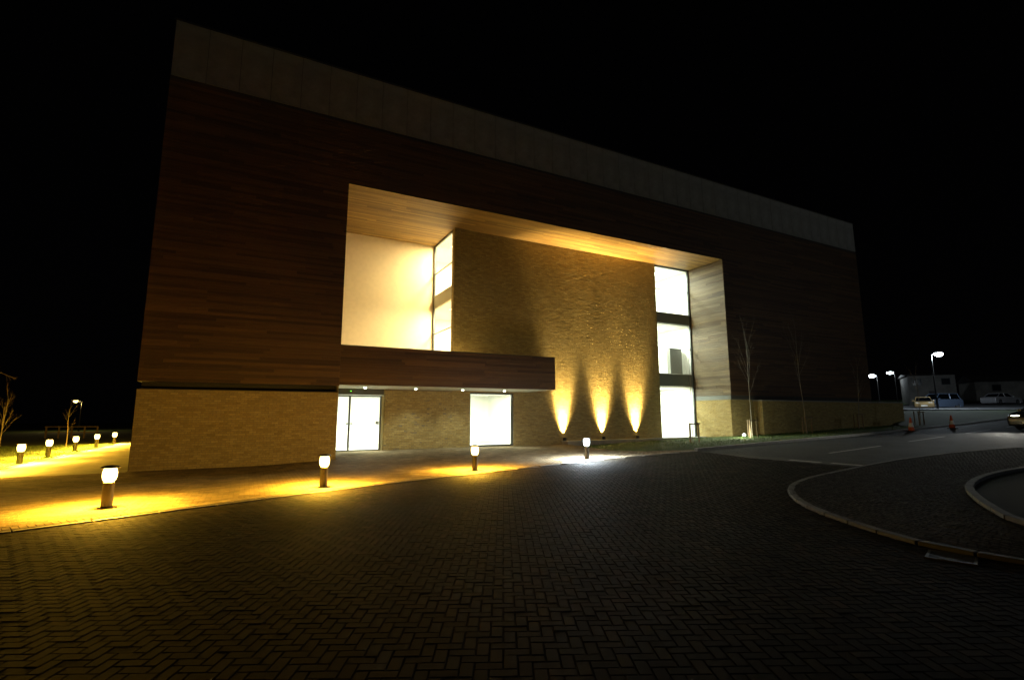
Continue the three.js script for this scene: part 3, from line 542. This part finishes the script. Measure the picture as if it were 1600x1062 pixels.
// ---------------------------------------------------------------- far side: bank, car park, houses
const cpH = (s, t) => (2.07 * (1 - s) + 2.03 * s) * (1 - t) + (3.14 * (1 - s) + 3.9 * s) * t;
const E1 = [54.73, -4.61], E2 = [66.93, 1.79], F1 = [100.56, -26.04], F2 = [116.45, -11.85];
{
  struct(mesh('bank', loftSheet(curve([[38, 4.1], [44, 3.95], [52, 3.15], [60, 3.25], [75, 5.3]], 40), curve([[45.2, -.8], [50, -4], [54.73, -4.61], [60, -1.9], [66.93, 1.79], [78, 5]], 40), 40, 10, (x, z, s, t) => { const a = G(x, z) + .08, b = 2.05; return a + (b - a) * sst(0, 1, t) * clamp(s * 3); }), M.lawn), 'grass bank between the road and the car park');
  struct(mesh('car_park', loftSheet([E1, E2], [F1, F2], 30, 30, (x, z, s, t) => cpH(s, t)), std(.09, .093, .1, .7, { map: patch, bumpMap: gritBump, bumpScale: .004 })), 'lamp-lit asphalt car park');
  const k = new THREE.Group(); k.name = 'car_park_kerb'; scene.add(k); struct(k, 'pale kerb of the car park');
  const n = 14; for (let i = 0; i < n; i++) { const s = (i + .5) / n, x = E1[0] + (E2[0] - E1[0]) * s, z = E1[1] + (E2[1] - E1[1]) * s; const m = mesh('kerb_stone', metreUV(new RoundedBoxGeometry(Math.hypot(E2[0] - E1[0], E2[1] - E1[1]) / n - .01, .3, .16, 2, .015)), M.kerb, k); m.position.set(x, cpH(s, 0) - .06, z); m.rotation.y = -Math.atan2(E2[1] - E1[1], E2[0] - E1[0]); }
  struct(mesh('far_lawn', loftSheet([F1, F2], [[114, -40], [140, -20]], 10, 6, (x, z, s, t) => cpH(s, 1) + .15 + t * 1.2), M.lawn), 'grass slope behind the car park');
}
function house(name, x, y, z, turn, w, d, h, roof, label, wallMat) {
  const b = thing(name, x, y, z, turn, label, 'house', 'houses behind the car park');
  mesh('wall', box(-w / 2, w / 2, -.5, h, -d / 2, d / 2), wallMat, b);
  const sh = new THREE.Shape([new THREE.Vector2(-d / 2 - .4, 0), new THREE.Vector2(d / 2 + .4, 0), new THREE.Vector2(0, roof)]); const g = new THREE.ExtrudeGeometry(sh, { depth: w + .6, bevelEnabled: false }); g.translate(0, 0, -w / 2 - .3); g.rotateY(Math.PI / 2); g.translate(0, h, 0);
  mesh('roof', g, std(.05, .045, .045, .8, { map: grit }), b);
  for (const s of [-.3, .3]) { const f = mesh('window', box(s * w - .6, s * w + .6, h - 1.6, h - .5, d / 2 - .02, d / 2 + .05), M.frame, b); mesh('pane', box(s * w - .52, s * w + .52, h - 1.52, h - .58, d / 2 + .052, d / 2 + .06), std(.02, .022, .026, .1), f); }
  mesh('door', box(-.45, .45, 0, 2.05, d / 2 - .02, d / 2 + .06), std(.06, .05, .05, .5), b); return b;
}
house('house', 106.2, 3.5, -23.6, -1.0, 6.2, 7, 4.6, .5, 'pale rendered flat fronted house behind the dark people carrier', std(.24, .23, .215, .85, { map: patch }));
house('house', 121, 4.0, -16.6, -.9, 14, 7, 3.2, 1.4, 'long low house with a grey roof behind the silver saloon', std(.28, .265, .24, .85, { map: patch }));
function streetLamp(x, y, z, top, turn, I, label, k, COL = COLD) {
  const big = I > 100 ? .75 : I === 30 ? .45 : 1;
  const s = thing('street_lamp', x, y, z, turn, label, 'street lamp', 'lamps round the car park'), h = top - y;
  mesh('pole', merge([cyl(.07, .05, h - .1, 0, 14), cyl(.1, .1, 1.0, 0, 14)]), M.darkMetal, s);
  mesh('arm', new THREE.CylinderGeometry(.035, .035, .9, 10).rotateZ(Math.PI / 2 - .1).translate(-.4, h - .08, 0), M.darkMetal, s);
  mesh('lantern', new RoundedBoxGeometry(.9, .16, .34, 3, .05).translate(-.75, h + .1, 0), M.darkMetal, s);
  mesh('lamp_lens', new THREE.SphereGeometry(1, 24, 14).scale(.6 * big, .26 * Math.min(1, big + .2), .3 * big).translate(-.75, h - .06, 0), glow(COL, k), s);
  const l = new THREE.PointLight(COL, I, 0, 2), c = Math.cos(turn), q = Math.sin(turn); l.position.set(x - .75 * c, top - .42, z + .75 * q); l.castShadow = true; l.shadow.radius = 5; scene.add(l);
}
streetLamp(66.1, 2.24, -6.1, 8.0, 2.6, I_STREET, 'tall street lamp with a glaring cold white lantern above the parked cars', 40);
streetLamp(106.3, 3.3, -28.3, 9.2, -.6, 14, 'slim street lamp farther off, beyond the garden wall end', 8);
streetLamp(86.6, 2.9, -21.5, 7.5, -.6, 16, 'street lamp shining just past the corner of the timber building', 14);
streetLamp(46, G(46, 25), 25, 9.2, 0.4, 60, 'street lamp on the far side of the roundabout', 20);
streetLamp(-14.3, 0, -57.7, 3.6, -.4, 30, 'distant low street lamp beyond the side path', 6, new THREE.Color(1, .7, .25));
{ // far fence beyond the path
  const f = thing('rail_fence', -9.2, 0, -33, -.45, 'low rail fence far along the side path', 'fence');
  for (let i = 0; i < 5; i++) mesh('post', box(-2 + i, -1.92 + i, 0, .95, -.04, .04), M.stake, f);
  for (const y of [.45, .88]) mesh('rail', box(-2.05, 2.1, y, y + .06, .042, .07), M.stake, f);
}
// ---------------------------------------------------------------- traffic cones
function cone(x, z, label) {
  const y = G(x, z) + .0, c = thing('traffic_cone', x, y, z, rnd(), label, 'traffic cone', 'cones at the kerb');
  const or = std(.55, .09, .02, .6), wh = std(.7, .68, .62, .4);
  mesh('base', metreUV(new RoundedBoxGeometry(.4, .04, .4, 2, .012).translate(0, .02, 0)), std(.03, .03, .03, .7), c);
  const r = h => .15 - (.15 - .028) * h / .72, band = (a, b, m, n, e = 0) => mesh(n, new THREE.LatheGeometry([new THREE.Vector2(r(a) + e, .04 + a), new THREE.Vector2(r(b) + e, .04 + b)], 28), m, c);
  const dbl = or; dbl.side = THREE.DoubleSide; wh.side = THREE.DoubleSide;
  band(0, .2, or, 'cone_body'); band(.2, .42, wh, 'reflective_sleeve', .003); band(.42, .72, or, 'cone_tip');
}
cone(35.9, 4.9, 'orange and white traffic cone on the kerb near the end of the garden wall'); cone(39.6, 5.3, 'orange and white traffic cone beside the staked tree on the bank');

{ // gully grate beside the roundabout kerb
  const d = thing('drain_grate', 10.62, G(10.62, 16.5) + .004, 16.5, -1.25, 'dark metal gully grate beside the roundabout kerb', 'drain'), m = std(.05, .05, .05, .6, { metalness: .3 });
  mesh('frame', merge([box(-.23, .23, -.03, .006, -.23, -.2), box(-.23, .23, -.03, .006, .2, .23), box(-.23, -.2, -.03, .006, -.2, .2), box(.2, .23, -.03, .006, -.2, .2)]), m, d);
  for (let i = 0; i < 6; i++) mesh('bar', box(-.2, .2, -.03, .004, -.175 + i * .064, -.145 + i * .064), m, d);
}
// ---------------------------------------------------------------- cars
function car(x, y, z, turn, o) {
  const c = thing(o.name, x, y, z, turn, o.label, 'car', o.group), L = o.L, W = o.W, h = o.h, b = o.belt, wr = .32, wx = [L * .5 - .82, -L * .5 + .78];
  const paint = new THREE.MeshPhysicalMaterial({ color: new THREE.Color().setRGB(...o.col), metalness: .35, roughness: .38, clearcoat: 1, clearcoatRoughness: .08 });
  const s = new THREE.Shape(); s.moveTo(-L / 2 + .05, .22); 
  const arch = cx => { s.lineTo(cx - wr - .06, .22); s.absarc(cx, .3, wr + .06, Math.PI + .2, -.2, true); s.lineTo(cx + wr + .06, .22); };
  arch(wx[1]); arch(wx[0]); s.lineTo(L / 2 - .06, .24); s.quadraticCurveTo(L / 2 + .02, .4, L / 2 - .02, .62);
  s.quadraticCurveTo(L / 2 - .1, b - .14, o.hood, b - .02); s.lineTo(o.tail, b); s.quadraticCurveTo(-L / 2 + .02, b - .02, -L / 2, b - .2); s.quadraticCurveTo(-L / 2 - .04, .45, -L / 2 + .05, .22);
  const bg = new THREE.ExtrudeGeometry(s, { depth: W - .16, bevelEnabled: true, bevelSize: .05, bevelThickness: .08, bevelSegments: 3, curveSegments: 14 }); bg.translate(0, 0, -W / 2 + .08);
  const body = mesh('body', bg, paint, c);
  const prof = (k) => [[o.hood + .05, b - .04], [o.wind, h - k], [o.rear, h - k + .0], [o.tail - .02, b - .04]];
  const cab = (inset, top, bot, drop) => { // tapered greenhouse
    const P = prof(drop), w0 = W / 2 - bot, w1 = W / 2 - top, v = [], id = []; for (const sgn of [1, -1]) P.forEach(([px, py], i) => v.push(px, py, sgn * (i === 1 || i === 2 ? w1 : w0)));
    id.push(0, 1, 2, 0, 2, 3, 4, 6, 5, 4, 7, 6, 0, 4, 5, 0, 5, 1, 1, 5, 6, 1, 6, 2, 2, 6, 7, 2, 7, 3); const g = new THREE.BufferGeometry(); g.setAttribute('position', new THREE.Float32BufferAttribute(v, 3)); g.setIndex(id); const q = g.toNonIndexed(); q.computeVertexNormals(); return q; };
  mesh('windows', cab(0, .27, .1, .035), new THREE.MeshPhysicalMaterial({ color: 0x05070a, roughness: .04, clearcoat: 1 }), c);
  const rf = new RoundedBoxGeometry(o.wind - o.rear + .16, .06, (W - .5), 3, .028); rf.translate((o.wind + o.rear) / 2, h - .02, 0); mesh('roof', rf, paint, c);
  const pil = []; const P = prof(.01); for (const sg of [1, -1]) for (const [a, bq] of [[0, 1], [3, 2], [null, null]]) {
    const p0 = a === null ? [(o.wind + o.rear) / 2 - .05, b - .02] : P[a], p1 = a === null ? [(o.wind + o.rear) / 2 - .12, h - .02] : P[bq];
    const A = new THREE.Vector3(p0[0], p0[1], sg * (W / 2 - .09)), Bv = new THREE.Vector3(p1[0], p1[1], sg * (W / 2 - .26)); pil.push(new THREE.TubeGeometry(new THREE.LineCurve3(A, Bv), 1, .035, 6)); }
  mesh('pillars', merge(pil), paint, c);
  for (const px of wx) for (const sg of [1, -1]) { const t = new THREE.TorusGeometry(wr - .075, .09, 10, 24); t.scale(1, 1, 1.15); t.translate(px, wr - .0, sg * (W / 2 - .1)); const w = mesh('wheel', t, M.rubber, c); const r = new THREE.CylinderGeometry(.2, .2, .1, 18); r.rotateX(Math.PI / 2); r.translate(px, wr, sg * (W / 2 - .08)); mesh('rim', r, std(.4, .4, .42, .3, { metalness: .8 }), w); }
  for (const sg of [1, -1]) {
    mesh('headlight', new RoundedBoxGeometry(.1, .15, .34, 3, .04).translate(L / 2 - .07, .66, sg * (W / 2 - .32)), o.lit ? glow(new THREE.Color(1, .97, .85), 25) : std(.6, .62, .65, .1), c);
    mesh('tail_light', new RoundedBoxGeometry(.08, .2, .26, 3, .03).translate(-L / 2 + .01, b - .2, sg * (W / 2 - .22)), std(.25, .01, .01, .2), c);
    mesh('door_mirror', new RoundedBoxGeometry(.12, .13, .2, 3, .04).translate(o.hood - .28, b + .06, sg * (W / 2 + .06)), paint, c);
    mesh('door', box(o.rear + .25, o.wind + .25, .36, b - .06, sg * (W / 2 + .001), sg * (W / 2 + .008)), paint, c);
  }
  mesh('bumper', new RoundedBoxGeometry(.14, .24, W - .1, 3, .05).translate(-L / 2 + .02, .42, 0), paint, c); mesh('bumper', new RoundedBoxGeometry(.14, .22, W - .1, 3, .05).translate(L / 2 - .04, .38, 0), paint, c);
  mesh('grille', box(L / 2 - .0, L / 2 + .035, .44, .56, -.4, .4), M.darkMetal, c);
  mesh('number_plate', box(-L / 2 - .06, -L / 2 - .05, .52, .63, -.26, .26), std(.6, .45, .05, .5), c); mesh('number_plate', box(L / 2 + .035, L / 2 + .045, .32, .42, -.26, .26), std(.7, .7, .66, .5), c);
  return c;
}
car(74.2, 2.36, -9.2, -3.5, { name: 'people_carrier', label: 'dark blue tall people carrier parked under the glaring lamp', L: 4.3, W: 1.8, h: 1.72, belt: 1.02, hood: 1.25, wind: .55, rear: -1.75, tail: -2.0, col: [.1, .14, .22], group: 'cars in the car park' });
car(71.0, 2.28, -9.4, -2.7, { name: 'saloon_car', label: 'low gold car facing the lawn bank, beside the people carrier', L: 4.2, W: 1.72, h: 1.36, belt: .88, hood: .85, wind: .2, rear: -1.1, tail: -1.7, col: [.26, .18, .08], group: 'cars in the car park' });
car(91.2, 2.98, -9.3, -.25, { name: 'saloon_car', label: 'silver saloon parked with its tail towards the road', L: 4.6, W: 1.8, h: 1.45, belt: .95, hood: .95, wind: .3, rear: -1.15, tail: -1.85, col: [.42, .42, .45], group: 'cars in the car park' });
{ // oncoming car with dipped headlights, at the edge of the frame
  const x = 40.2, z = 9.3, y = G(x, z); car(x, y, z, Math.PI - .12, { name: 'hatchback', label: 'car on the road with its headlights shining', L: 4.1, W: 1.74, h: 1.46, belt: .94, hood: .9, wind: .25, rear: -1.5, tail: -1.9, col: [.04, .045, .05], lit: true });
  for (const sg of [1, -1]) { const s = new THREE.SpotLight(new THREE.Color(1, .96, .84), 60, 0, .5, .8, 2); s.position.set(x - 2.15, y + .66, z - .25 + sg * .55); s.target.position.set(x - 14, y - .2, z - 1.6 + sg * .6); s.castShadow = true; scene.add(s, s.target); }
}
renderer.render(scene, camera);
